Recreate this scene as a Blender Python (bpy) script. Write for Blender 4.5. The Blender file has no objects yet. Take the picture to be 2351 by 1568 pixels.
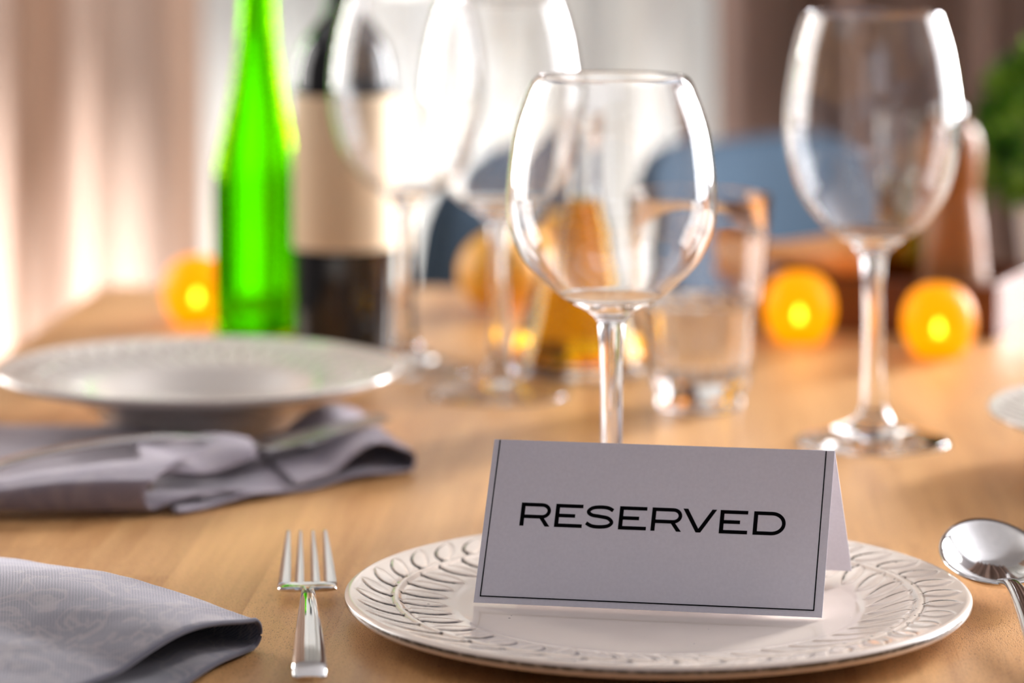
import bpy, bmesh, math, random
from mathutils import Vector, Matrix, noise as mnoise

random.seed(7)
S = bpy.context.scene
COL = S.collection
PI = math.pi

# ------------------------------------------------------------------ camera
F, CAMH, Z0 = 7183.0, 0.32, 0.75           # focal length in pixels, lens height over the table, table height
cam = bpy.data.cameras.new('camera')
cam.sensor_width = 36.0
cam.lens = F * 36.0 / 2351.0
cam.shift_y = -(784 + 300) / 2351.0         # level camera with a falling front
cam.clip_start = 0.05
cam.dof.use_dof = True
cam.dof.focus_distance = 1.318
cam.dof.aperture_fstop = 4.7
camo = bpy.data.objects.new('camera', cam); COL.objects.link(camo)
camo.location = (0, 0, Z0 + CAMH); camo.rotation_euler = (PI / 2, 0, 0)
S.camera = camo

# ------------------------------------------------------------------ world, lights, exposure
S.view_settings.view_transform = 'Standard'
S.view_settings.look = 'None'
S.view_settings.gamma = 1.0
S.view_settings.use_curve_mapping = False
S.view_settings.exposure = 0.0
w = bpy.data.worlds.new('world'); S.world = w; w.use_nodes = True
w.node_tree.nodes['Background'].inputs[0].default_value = (0.72, 0.82, 1.0, 1)
w.node_tree.nodes['Background'].inputs[1].default_value = 0.3
cy = S.cycles
cy.use_denoising = True
cy.use_adaptive_sampling = True; cy.adaptive_threshold = 0.02
cy.max_bounces = 16; cy.transmission_bounces = 14; cy.glossy_bounces = 6; cy.diffuse_bounces = 4
cy.transparent_max_bounces = 16
cy.sample_clamp_indirect = 6.0
cy.blur_glossy = 0.5

def look(o, d):
    o.rotation_euler = Vector(d).to_track_quat('-Z', 'Y').to_euler()
def area(name, loc, d, sx, sy, radiance, col):
    l = bpy.data.lights.new(name, 'AREA'); l.shape = 'RECTANGLE'; l.size = sx; l.size_y = sy
    l.energy = radiance * PI * sx * sy; l.color = col
    o = bpy.data.objects.new(name, l); COL.objects.link(o); o.location = loc; look(o, d)
    return o
area('daylight_back', (-0.2, 3.98, 1.35), (0, -1, 0), 1.5, 2.1, 2.3, (1.0, 0.98, 0.96))
area('daylight_left', (-2.46, 2.85, 1.5), (1, -0.15, 0), 1.4, 1.5, 6.0, (1.0, 0.96, 0.92))
area('daylight_right', (2.86, 2.80, 1.5), (-1, -0.15, 0), 1.4, 1.5, 14.0, (0.97, 0.97, 1.0))
area('added_key_left', (-1.84, 3.94, 1.5), (0.1, -1, 0), 0.8, 1.5, 40.0, (1.0, 0.97, 0.93))  # key lamp added for more light from behind, at an invented window
area('added_key_right', (2.05, 3.94, 1.5), (-0.1, -1, 0), 0.8, 1.5, 140.0, (0.98, 0.98, 1.0))  # stronger twin on the right, likewise added
area('daylight_front', (-0.6, -1.56, 1.6), (0, 1, 0), 1.6, 1.3, 0.45, (0.76, 0.84, 1.0))
sl = bpy.data.lights.new('sun', 'SUN'); sl.energy = 80; sl.angle = math.radians(7); sl.color = (1.0, 0.965, 0.94)
so = bpy.data.objects.new('sun', sl); COL.objects.link(so); so.location = (0, 8, 8)
look(so, (0.10, -math.cos(math.radians(50)), -math.sin(math.radians(50))))

# ------------------------------------------------------------------ helpers
def spot(px, py, z=0.0):
    """point over the table (height z above its top) that shows at a place of the photograph"""
    d = (CAMH - z) * F / (py + 300.0)
    return Vector(((px - 1175.5) / F * d, d, Z0 + z))

def link(name, me, m=None, parent=None):
    o = bpy.data.objects.new(name, me); COL.objects.link(o)
    if m is not None:
        me.materials.append(m)
    if parent is not None:
        o.parent = parent
    return o
def finish(name, bm, m, parent=None, smooth=True, angle=40):
    me = bpy.data.meshes.new(name)
    bm.to_mesh(me); bm.free()
    if smooth:
        me.polygons.foreach_set('use_smooth', [True] * len(me.polygons))
        if angle:
            me.set_sharp_from_angle(angle=math.radians(angle))
    return link(name, me, m, parent)
def thing(name, label, cat, loc=(0, 0, 0), rotz=0.0, group=None):
    o = bpy.data.objects.new(name, None); COL.objects.link(o)
    o.empty_display_size = 0.05
    o.location = loc; o.rotation_euler = (0, 0, rotz)
    o['label'] = label; o['category'] = cat
    if group: o['group'] = group
    return o
def tag(o, label, cat, group=None):
    o['label'] = label; o['category'] = cat
    if group: o['group'] = group
    return o
def copy_tree(o, parent=None):
    c = o.copy(); COL.objects.link(c)
    if parent is not None: c.parent = parent
    for ch in list(o.children):
        copy_tree(ch, c)
    return c
def box(bm, x0, y0, z0, x1, y1, z1):
    v = [bm.verts.new(p) for p in ((x0,y0,z0),(x1,y0,z0),(x1,y1,z0),(x0,y1,z0),(x0,y0,z1),(x1,y0,z1),(x1,y1,z1),(x0,y1,z1))]
    for f in ((3,2,1,0),(4,5,6,7),(0,1,5,4),(1,2,6,5),(2,3,7,6),(3,0,4,7)):
        bm.faces.new([v[i] for i in f])
    return v
def bevel(bm, off, seg=2):
    bmesh.ops.bevel(bm, geom=list(bm.edges), offset=off, segments=seg, profile=0.7, affect='EDGES')
def catmull(pts, n):
    """smooth curve of n steps a span through tuples"""
    P = [Vector(p) for p in pts]; out = []
    for i in range(len(P) - 1):
        a = P[max(i - 1, 0)]; b = P[i]; c = P[i + 1]; d = P[min(i + 2, len(P) - 1)]
        for k in range(n):
            t = k / n
            out.append(0.5 * ((2 * b) + (c - a) * t + (2 * a - 5 * b + 4 * c - d) * t * t + (3 * b - a - 3 * c + d) * t ** 3))
    out.append(P[-1]); return out
def lathe(prof, seg=64, rfun=None):
    """surface of revolution; (r, z) running up the outside gives outward normals"""
    bm = bmesh.new(); rings = []
    for (r, z) in prof:
        if r < 1e-6:
            rings.append([bm.verts.new((0, 0, z))])
        else:
            ring = []
            for k in range(seg):
                a = 2 * PI * k / seg
                q = r if rfun is None else rfun(r, z, a)
                ring.append(bm.verts.new((q * math.cos(a), q * math.sin(a), z)))
            rings.append(ring)
    for A, B in zip(rings[:-1], rings[1:]):
        if len(A) == 1 and len(B) == 1: continue
        for k in range(seg):
            k2 = (k + 1) % seg
            if len(A) == 1: bm.faces.new((A[0], B[k2], B[k]))
            elif len(B) == 1: bm.faces.new((A[k], A[k2], B[0]))
            else: bm.faces.new((A[k], A[k2], B[k2], B[k]))
    return bm
def loft(secs, closed=True, cap=True):
    """joins rings of points of equal count"""
    bm = bmesh.new(); R = [[bm.verts.new(p) for p in s] for s in secs]
    n = len(R[0])
    for A, B in zip(R[:-1], R[1:]):
        for k in range(n if closed else n - 1):
            k2 = (k + 1) % n
            bm.faces.new((A[k], A[k2], B[k2], B[k]))
    if cap and closed:
        bm.faces.new(list(reversed(R[0]))); bm.faces.new(R[-1])
    bmesh.ops.recalc_face_normals(bm, faces=bm.faces)
    return bm
def tube(path, rad, seg=12):
    secs = []
    n = len(path)
    for i, p in enumerate(path):
        p = Vector(p)
        t = (Vector(path[min(i + 1, n - 1)]) - Vector(path[max(i - 1, 0)])).normalized()
        up = Vector((0, 0, 1)) if abs(t.z) < 0.95 else Vector((0, 1, 0))
        a = t.cross(up).normalized(); b = t.cross(a)
        r = rad[i] if isinstance(rad, (list, tuple)) else rad
        secs.append([p + a * r * math.cos(2 * PI * k / seg) + b * r * math.sin(2 * PI * k / seg) for k in range(seg)])
    return loft(secs)

# ------------------------------------------------------------------ materials
def newmat(name):
    m = bpy.data.materials.new(name); m.use_nodes = True
    nt = m.node_tree
    for n in list(nt.nodes): nt.nodes.remove(n)
    out = nt.nodes.new('ShaderNodeOutputMaterial')
    return m, nt, out
def N(nt, t, **kw):
    n = nt.nodes.new(t)
    for k, v in kw.items():
        if k in n.inputs.keys(): n.inputs[k].default_value = v
        else: setattr(n, k, v)
    return n
def c4(c): return (c[0], c[1], c[2], 1.0)
def srgb(r, g, b):
    f = lambda u: (u / 255 / 12.92) if u / 255 <= 0.04045 else ((u / 255 + 0.055) / 1.055) ** 2.4
    return (f(r), f(g), f(b))
def ramp(nt, stops, fac):
    r = nt.nodes.new('ShaderNodeValToRGB')
    e = r.color_ramp.elements
    e[0].position, e[0].color = stops[0][0], c4(stops[0][1])
    e[1].position, e[1].color = stops[-1][0], c4(stops[-1][1])
    for p, c in stops[1:-1]:
        q = e.new(p); q.color = c4(c)
    nt.links.new(fac, r.inputs[0]); return r
def simple(name, col, rough=0.5, metal=0.0, spec=0.5, coat=0.0, var=0.06, vscale=30.0, bump=0.0, bscale=300.0, coords='Object'):
    m, nt, out = newmat(name)
    p = N(nt, 'ShaderNodeBsdfPrincipled', Roughness=rough, Metallic=metal)
    p.inputs['Specular IOR Level'].default_value = spec
    p.inputs['Coat Weight'].default_value = coat; p.inputs['Coat Roughness'].default_value = 0.04
    tc = N(nt, 'ShaderNodeTexCoord')
    no = N(nt, 'ShaderNodeTexNoise', Scale=vscale, Detail=4.0)
    nt.links.new(tc.outputs[coords], no.inputs['Vector'])
    lo = [max(0, c * (1 - var)) for c in col]; hi = [min(1, c * (1 + var)) for c in col]
    r = ramp(nt, [(0.3, lo), (0.7, hi)], no.outputs['Fac'])
    nt.links.new(r.outputs[0], p.inputs['Base Color'])
    if bump:
        n2 = N(nt, 'ShaderNodeTexNoise', Scale=bscale, Detail=3.0)
        nt.links.new(tc.outputs[coords], n2.inputs['Vector'])
        b = N(nt, 'ShaderNodeBump', Strength=bump, Distance=0.001)
        nt.links.new(n2.outputs['Fac'], b.inputs['Height']); nt.links.new(b.outputs[0], p.inputs['Normal'])
    nt.links.new(p.outputs[0], out.inputs[0]); return m
def wood(name, light, dark, rough=0.4, sx=20, sy=2.0, pores=True, bump=0.25, axis=1, spec=0.5, tint=0.10):
    m, nt, out = newmat(name)
    L = nt.links.new
    tc = N(nt, 'ShaderNodeTexCoord'); oi = N(nt, 'ShaderNodeObjectInfo')
    mul = N(nt, 'ShaderNodeMath', operation='MULTIPLY'); mul.inputs[1].default_value = 41.0
    L(oi.outputs['Random'], mul.inputs[0])
    add = N(nt, 'ShaderNodeVectorMath', operation='ADD'); L(tc.outputs['Object'], add.inputs[0]); L(mul.outputs[0], add.inputs[1])
    def mp(a, b):
        q = N(nt, 'ShaderNodeMapping'); s = [a, a, a]; s[axis] = b
        q.inputs['Scale'].default_value = s; L(add.outputs[0], q.inputs['Vector']); return q
    n1 = N(nt, 'ShaderNodeTexNoise', Scale=1.0, Detail=5.0, Distortion=0.6); L(mp(sx, sy).outputs[0], n1.inputs['Vector'])
    n2 = N(nt, 'ShaderNodeTexNoise', Scale=1.0, Detail=3.0); L(mp(sx * 9, sy * 4).outputs[0], n2.inputs['Vector'])
    mx = N(nt, 'ShaderNodeMix', data_type='FLOAT'); mx.inputs[0].default_value = 0.3
    L(n1.outputs['Fac'], mx.inputs[2]); L(n2.outputs['Fac'], mx.inputs[3])
    mid = [(a + b) / 2 for a, b in zip(light, dark)]
    r = ramp(nt, [(0.32, dark), (0.48, mid), (0.64, light)], mx.outputs[0])
    hs = N(nt, 'ShaderNodeHueSaturation')
    mr = N(nt, 'ShaderNodeMapRange'); mr.inputs[3].default_value = 1 - tint; mr.inputs[4].default_value = 1 + tint
    L(oi.outputs['Random'], mr.inputs[0]); L(mr.outputs[0], hs.inputs['Value']); L(r.outputs[0], hs.inputs['Color'])
    col = hs.outputs[0]
    p = N(nt, 'ShaderNodeBsdfPrincipled', Roughness=rough); p.inputs['Specular IOR Level'].default_value = spec
    if pores:
        n3 = N(nt, 'ShaderNodeTexNoise', Scale=1.0, Detail=1.0); L(mp(2400, 420).outputs[0], n3.inputs['Vector'])
        pr = ramp(nt, [(0.30, (0.46, 0.39, 0.33)), (0.42, (1, 1, 1))], n3.outputs['Fac'])
        mm = N(nt, 'ShaderNodeMix', data_type='RGBA', blend_type='MULTIPLY'); mm.inputs[0].default_value = 1.0
        L(col, mm.inputs[6]); L(pr.outputs[0], mm.inputs[7]); col = mm.outputs[2]
        b = N(nt, 'ShaderNodeBump', Strength=bump, Distance=0.0006); L(n3.outputs['Fac'], b.inputs['Height'])
        L(b.outputs[0], p.inputs['Normal'])
    L(col, p.inputs['Base Color'])
    L(p.outputs[0], out.inputs[0]); return m
def glass(name, col=(1, 1, 1), ior=1.5):
    m, nt, out = newmat(name)
    g = N(nt, 'ShaderNodeBsdfGlass', IOR=ior, Roughness=0.0); g.inputs['Color'].default_value = c4(col)
    nt.links.new(g.outputs[0], out.inputs[0]); return m
def cloth_sheet(name, col, trans, transp=0.0, tcol=None):
    """hanging fabric that lets light through"""
    m, nt, out = newmat(name); L = nt.links.new
    tc = N(nt, 'ShaderNodeTexCoord'); no = N(nt, 'ShaderNodeTexNoise', Scale=14.0, Detail=4.0)
    L(tc.outputs['Object'], no.inputs['Vector'])
    r = ramp(nt, [(0.3, [c * 0.95 for c in col]), (0.7, [min(1, c * 1.04) for c in col])], no.outputs['Fac'])
    d = N(nt, 'ShaderNodeBsdfDiffuse'); L(r.outputs[0], d.inputs[0])
    t = N(nt, 'ShaderNodeBsdfTranslucent'); t.inputs[0].default_value = c4(tcol or col)
    a = N(nt, 'ShaderNodeMixShader'); a.inputs[0].default_value = trans
    L(d.outputs[0], a.inputs[1]); L(t.outputs[0], a.inputs[2])
    last = a
    if transp:
        tr = N(nt, 'ShaderNodeBsdfTransparent'); b = N(nt, 'ShaderNodeMixShader'); b.inputs[0].default_value = transp
        L(a.outputs[0], b.inputs[1]); L(tr.outputs[0], b.inputs[2]); last = b
    L(last.outputs[0], out.inputs[0]); return m
def linen(name, base, dark, motif, weave=2600.0, bump=0.5, motif_scale=38.0):
    m, nt, out = newmat(name); L = nt.links.new
    tc = N(nt, 'ShaderNodeTexCoord')
    # woven scroll motif
    mo = N(nt, 'ShaderNodeTexNoise', Scale=motif_scale, Detail=1.5, Distortion=2.2); L(tc.outputs['UV'], mo.inputs['Vector'])
    r0 = ramp(nt, [(0.50, (0, 0, 0)), (0.56, (1, 1, 1)), (0.64, (0, 0, 0))], mo.outputs['Fac'])
    wv = N(nt, 'ShaderNodeTexWave', Scale=weave * 0.12, Distortion=1.2, Detail=1.0); wv.bands_direction = 'DIAGONAL'; L(tc.outputs['UV'], wv.inputs['Vector'])
    wn = N(nt, 'ShaderNodeTexNoise', Scale=weave * 0.5, Detail=2.0); L(tc.outputs['UV'], wn.inputs['Vector'])
    mixw = N(nt, 'ShaderNodeMix', data_type='FLOAT'); mixw.inputs[0].default_value = 0.6
    L(wv.outputs['Fac'], mixw.inputs[2]); L(wn.outputs['Fac'], mixw.inputs[3])
    r1 = ramp(nt, [(0.25, dark), (0.75, base)], mixw.outputs[0])
    mc = N(nt, 'ShaderNodeMix', data_type='RGBA'); L(r0.outputs[0], mc.inputs[0]); L(r1.outputs[0], mc.inputs[6])
    mc.inputs[7].default_value = c4(motif)
    half = N(nt, 'ShaderNodeMath', operation='MULTIPLY'); half.inputs[1].default_value = 0.55
    L(r0.outputs[0], half.inputs[0]); L(half.outputs[0], mc.inputs[0])
    p = N(nt, 'ShaderNodeBsdfPrincipled', Roughness=0.9); p.inputs['Specular IOR Level'].default_value = 0.15
    p.inputs['Sheen Weight'].default_value = 0.35; p.inputs['Sheen Tint'].default_value = (0.95, 0.9, 0.95, 1)
    L(mc.outputs[2], p.inputs['Base Color'])
    b = N(nt, 'ShaderNodeBump', Strength=bump, Distance=0.0004); L(mixw.outputs[0], b.inputs['Height']); L(b.outputs[0], p.inputs['Normal'])
    L(p.outputs[0], out.inputs[0]); return m
def glaze(name, col, stain, speck=True):
    """cream glaze, brown stain kept in the carved grooves (vertex colour marks where they are cut)"""
    m, nt, out = newmat(name); L = nt.links.new
    at = N(nt, 'ShaderNodeAttribute', attribute_name='groove')
    tc = N(nt, 'ShaderNodeTexCoord')
    no = N(nt, 'ShaderNodeTexNoise', Scale=45.0, Detail=4.0); L(tc.outputs['Object'], no.inputs['Vector'])
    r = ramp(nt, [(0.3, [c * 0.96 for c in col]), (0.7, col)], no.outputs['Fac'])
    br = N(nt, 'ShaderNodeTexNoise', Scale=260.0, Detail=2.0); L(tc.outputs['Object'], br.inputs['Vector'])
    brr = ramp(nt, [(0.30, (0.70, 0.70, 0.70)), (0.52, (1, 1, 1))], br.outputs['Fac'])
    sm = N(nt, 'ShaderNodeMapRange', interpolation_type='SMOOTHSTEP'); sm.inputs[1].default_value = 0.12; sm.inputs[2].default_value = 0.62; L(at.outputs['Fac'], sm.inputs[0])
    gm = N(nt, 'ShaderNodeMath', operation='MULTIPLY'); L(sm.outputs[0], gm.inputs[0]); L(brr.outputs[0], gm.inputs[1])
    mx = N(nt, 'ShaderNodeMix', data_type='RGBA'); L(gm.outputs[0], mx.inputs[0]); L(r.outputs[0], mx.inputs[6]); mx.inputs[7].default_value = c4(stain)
    col_out = mx.outputs[2]
    if speck:
        vo = N(nt, 'ShaderNodeTexVoronoi', Scale=150.0); L(tc.outputs['Object'], vo.inputs['Vector'])
        wn = N(nt, 'ShaderNodeTexNoise', Scale=60.0); L(tc.outputs['Object'], wn.inputs['Vector'])
        th = N(nt, 'ShaderNodeMapRange'); th.inputs[1].default_value = 0.52; th.inputs[2].default_value = 0.75
        th.inputs[3].default_value = 0.0; th.inputs[4].default_value = 0.16; L(wn.outputs['Fac'], th.inputs[0])
        lt = N(nt, 'ShaderNodeMath', operation='LESS_THAN'); L(vo.outputs['Distance'], lt.inputs[0]); L(th.outputs[0], lt.inputs[1])
        ms = N(nt, 'ShaderNodeMix', data_type='RGBA'); L(lt.outputs[0], ms.inputs[0]); L(col_out, ms.inputs[6]); ms.inputs[7].default_value = (0.16, 0.11, 0.08, 1)
        col_out = ms.outputs[2]
    p = N(nt, 'ShaderNodeBsdfPrincipled', Roughness=0.18); p.inputs['Specular IOR Level'].default_value = 0.55
    p.inputs['Coat Weight'].default_value = 0.7; p.inputs['Coat Roughness'].default_value = 0.03
    L(col_out, p.inputs['Base Color'])
    L(p.outputs[0], out.inputs[0]); return m

M = {}
M['beech'] = wood('beech', (0.66, 0.365, 0.145), (0.40, 0.185, 0.058), rough=0.38, sx=26, sy=2.2, tint=0.09)
M['beech_plain'] = wood('beech_plain', (0.60, 0.35, 0.15), (0.45, 0.23, 0.09), pores=False)
M['red_wood'] = wood('red_wood', (0.17, 0.045, 0.012), (0.08, 0.018, 0.006), rough=0.45, pores=False, axis=0)
M['mill_wood'] = wood('mill_wood', (0.36, 0.135, 0.028), (0.24, 0.075, 0.014), rough=0.4, pores=False, axis=2)
M['pestle_wood'] = wood('pestle_wood', (0.78, 0.38, 0.12), (0.60, 0.25, 0.06), rough=0.5, pores=False, axis=0)
M['glass'] = glass('clear_glass')
M['green_glass'] = glass('green_glass', (0.52, 0.90, 0.015))
M['wine'] = glass('white_wine', (0.9, 1.0, 0.6), 1.34)
M['dark_glass'] = simple('dark_glass', (0.006, 0.007, 0.008), rough=0.06, spec=0.6)
M['paper_label'] = simple('paper_label', (0.86, 0.66, 0.43), rough=0.7, var=0.03, vscale=200)
M['oil'] = glass('olive_oil', (0.98, 0.76, 0.05), 1.46)
M['vinegar'] = glass('dark_oil', (0.72, 0.50, 0.03), 1.40)
M['cork'] = simple('cork', (0.45, 0.28, 0.14), rough=0.8, var=0.25, vscale=300)
M['paint'] = simple('wall_paint', (0.16, 0.145, 0.145), rough=0.9, vscale=3)
M['ceiling'] = simple('ceiling_paint', (0.32, 0.32, 0.34), rough=0.95, vscale=3)
M['dark_paint'] = simple('dark_wall_paint', (0.055, 0.052, 0.06), rough=0.9, vscale=3)
M['floor'] = wood('floor_wood', (0.13, 0.085, 0.055), (0.08, 0.05, 0.03), rough=0.5, sx=8, sy=0.8, pores=False)
M['white_paint'] = simple('white_paint', (0.8, 0.79, 0.77), rough=0.5, vscale=5)
M['pink_drape'] = cloth_sheet('pink_drape', (0.34, 0.20, 0.125), 0.30, 0.0, (0.74, 0.58, 0.49))
M['sheer'] = cloth_sheet('sheer', (0.66, 0.66, 0.62), 0.24, 0.16, (0.85, 0.86, 0.83))
M['mauve_drape'] = cloth_sheet('mauve_drape', (0.27, 0.185, 0.15), 0.10, 0.0)
M['steel'] = simple('steel', (0.78, 0.77, 0.75), rough=0.09, metal=1.0, var=0.02, vscale=60)
M['napkin_front'] = linen('napkin_linen', (0.19, 0.172, 0.19), (0.075, 0.074, 0.098), (0.27, 0.228, 0.215))
M['napkin_back'] = linen('napkin_mauve', (0.30, 0.255, 0.285), (0.19, 0.16, 0.19), (0.34, 0.285, 0.29), motif_scale=30)
M['ink'] = simple('ink', (0.003, 0.003, 0.004), rough=0.9, spec=0.05)
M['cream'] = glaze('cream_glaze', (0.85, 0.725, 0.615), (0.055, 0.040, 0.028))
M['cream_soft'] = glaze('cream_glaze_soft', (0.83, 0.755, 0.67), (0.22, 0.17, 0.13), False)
M['chair_blue'] = simple('blue_upholstery', (0.048, 0.078, 0.115), rough=0.95, spec=0.15, bump=0.2, bscale=900, vscale=20)
M['peel'] = simple('orange_peel', (0.92, 0.44, 0.04), rough=0.45, bump=0.4, bscale=240, vscale=40, var=0.1)
M['pot'] = simple('white_pot', (0.72, 0.66, 0.64), rough=0.4)
M['soil'] = simple('soil', (0.05, 0.03, 0.02), rough=1.0, var=0.4, vscale=200)
M['stem'] = simple('plant_stem', (0.10, 0.16, 0.03), rough=0.7)
def leafmat():
    m, nt, out = newmat('leaf'); L = nt.links.new
    tc = N(nt, 'ShaderNodeTexCoord'); no = N(nt, 'ShaderNodeTexNoise', Scale=42.0, Detail=2.0); L(tc.outputs['Object'], no.inputs['Vector'])
    r = ramp(nt, [(0.34, (0.020, 0.085, 0.004)), (0.52, (0.10, 0.26, 0.010)), (0.68, (0.45, 0.60, 0.10))], no.outputs['Fac'])
    d = N(nt, 'ShaderNodeBsdfPrincipled', Roughness=0.65); d.inputs['Specular IOR Level'].default_value = 0.25; L(r.outputs[0], d.inputs['Base Color'])
    t = N(nt, 'ShaderNodeBsdfTranslucent'); L(r.outputs[0], t.inputs[0])
    a = N(nt, 'ShaderNodeMixShader'); a.inputs[0].default_value = 0.35; L(d.outputs[0], a.inputs[1]); L(t.outputs[0], a.inputs[2])
    L(a.outputs[0], out.inputs[0]); return m
M['leaf'] = leafmat()
def papermat():
    m, nt, out = newmat('card_paper'); L = nt.links.new
    tc = N(nt, 'ShaderNodeTexCoord'); no = N(nt, 'ShaderNodeTexNoise', Scale=700.0, Detail=3.0); L(tc.outputs['Object'], no.inputs['Vector'])
    r = ramp(nt, [(0.3, (0.79, 0.765, 0.83)), (0.7, (0.83, 0.805, 0.87))], no.outputs['Fac'])
    d = N(nt, 'ShaderNodeBsdfDiffuse'); L(r.outputs[0], d.inputs[0])
    t = N(nt, 'ShaderNodeBsdfTranslucent'); L(r.outputs[0], t.inputs[0])
    b = N(nt, 'ShaderNodeBump', Strength=0.08, Distance=0.0003); L(no.outputs['Fac'], b.inputs['Height']); L(b.outputs[0], d.inputs['Normal'])
    a = N(nt, 'ShaderNodeMixShader'); a.inputs[0].default_value = 0.06; L(d.outputs[0], a.inputs[1]); L(t.outputs[0], a.inputs[2])
    L(a.outputs[0], out.inputs[0]); return m
M['paper'] = papermat()
def shellmat():
    """glowing amber shade of a small candle lamp"""
    m, nt, out = newmat('amber_shade'); L = nt.links.new
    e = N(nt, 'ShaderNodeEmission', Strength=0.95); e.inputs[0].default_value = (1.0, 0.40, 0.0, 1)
    t = N(nt, 'ShaderNodeBsdfTransparent'); t.inputs[0].default_value = (1.0, 0.45, 0.05, 1)
    d = N(nt, 'ShaderNodeBsdfPrincipled', Roughness=0.4); d.inputs['Base Color'].default_value = (0.34, 0.13, 0.004, 1); d.inputs['Specular IOR Level'].default_value = 0.12
    a = N(nt, 'ShaderNodeMixShader'); a.inputs[0].default_value = 0.40; L(d.outputs[0], a.inputs[1]); L(t.outputs[0], a.inputs[2])
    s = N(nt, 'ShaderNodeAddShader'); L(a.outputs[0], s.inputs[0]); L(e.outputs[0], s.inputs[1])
    L(s.outputs[0], out.inputs[0]); return m
M['shade'] = shellmat()
def emis(name, col, st):
    m, nt, out = newmat(name); e = N(nt, 'ShaderNodeEmission', Strength=st); e.inputs[0].default_value = c4(col)
    nt.links.new(e.outputs[0], out.inputs[0]); return m
M['led'] = emis('led_flame', (1.0, 0.86, 0.30), 30.0)

# ------------------------------------------------------------------ the room
def struct(name, bm, m, smooth=False, parent=None):
    o = finish(name, bm, m, parent, smooth)
    if parent is None: o['kind'] = 'structure'
    return o
RX0, RX1, RY0, RY1, RZ = -2.3, 2.7, -1.4, 3.75, 2.6
bm = bmesh.new(); box(bm, RX0 - .2, RY0 - .2, -0.1, RX1 + .2, RY1 + .2, 0.0); struct('floor', bm, M['floor'])
bm = bmesh.new(); box(bm, RX0 - .2, RY0 - .2, RZ, RX1 + .2, RY1 + .2, RZ + .1); struct('ceiling', bm, M['ceiling'])
def wall_x(name, x0, x1, a0, a1, z0, z1):          # wall across x with an opening y a0..a1, z z0..z1
    bm = bmesh.new()
    box(bm, x0, RY0, 0, x1, a0, RZ); box(bm, x0, a1, 0, x1, RY1, RZ)
    box(bm, x0, a0, 0, x1, a1, z0); box(bm, x0, a0, z1, x1, a1, RZ); struct(name, bm, M['paint'])
def wall_y(name, y0, y1, a0, a1, z0, z1):
    bm = bmesh.new()
    box(bm, RX0, y0, 0, a0, y1, RZ); box(bm, a1, y0, 0, RX1, y1, RZ)
    box(bm, a0, y0, 0, a1, y1, z0); box(bm, a0, y0, z1, a1, y1, RZ); struct(name, bm, M['dark_paint'])
wall_x('wall_left', RX0 - .12, RX0, 2.15, 3.55, 0.75, 2.25)
wall_x('wall_right', RX1, RX1 + .12, 2.1, 3.5, 0.75, 2.25)
bm = bmesh.new()
cuts = ((-2.26, -1.42, 0.75, 2.25), (-1.0, 0.50, 0.10, 2.40), (1.63, 2.47, 0.75, 2.25))  # the two outer openings are invented, for light from behind
xe = RX0
for (a0, a1, z0, z1) in cuts:
    box(bm, xe, RY1, 0, a0, RY1 + .12, RZ); box(bm, a0, RY1, 0, a1, RY1 + .12, z0); box(bm, a0, RY1, z1, a1, RY1 + .12, RZ); xe = a1
box(bm, xe, RY1, 0, RX1, RY1 + .12, RZ); struct('wall_back', bm, M['paint'])
for n_, (a0, a1, z0, z1) in ((2, cuts[0]), (3, cuts[2])):  # frames of the two outer windows, added for the back key lamps
    bm = bmesh.new()
    box(bm, a0, RY1 + .03, z0, a0 + .05, RY1 + .08, z1); box(bm, a1 - .05, RY1 + .03, z0, a1, RY1 + .08, z1)
    box(bm, a0 + .05, RY1 + .03, z0, a1 - .05, RY1 + .08, z0 + .05); box(bm, a0 + .05, RY1 + .03, z1 - .05, a1 - .05, RY1 + .08, z1)
    struct('window_%d' % n_, bm, M['white_paint'])
wall_y('wall_front', RY0 - .12, RY0, -1.4, 0.2, 0.95, 2.25)
bm = bmesh.new()                                     # frame and mullions of the curtained window
for a, b in ((-1.0, -0.94), (0.44, 0.50), (-0.45, -0.40), (-0.03, 0.075), (0.125, 0.165)):
    box(bm, a, RY1 + .02, 0.10, b, RY1 + .08, 2.40)
box(bm, -1.0, RY1 + .02, 0.10, 0.5, RY1 + .08, 0.16); box(bm, -1.0, RY1 + .02, 2.34, 0.5, RY1 + .08, 2.40)
struct('window_1', bm, M['white_paint'])
bm = bmesh.new(); box(bm, -3.0, RY1 + .13, 2.72, 3.4, 5.105, 2.80); struct('added_overhang', bm, M['white_paint'])  # unseen slab added outside to keep the sun off the upper curtains
for nm, b in (('baseboard_back', (RX0, RY1 - .015, 0, RX1, RY1 - .001, .08)), ('baseboard_right', (RX1 - .015, RY0, 0, RX1 - .001, RY1 - .02, .08)), ('baseboard_left', (RX0 + .001, RY0, 0, RX0 + .015, RY1 - .02, .08))):
    bm = bmesh.new(); box(bm, *b); struct(nm, bm, M['white_paint'])

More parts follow.
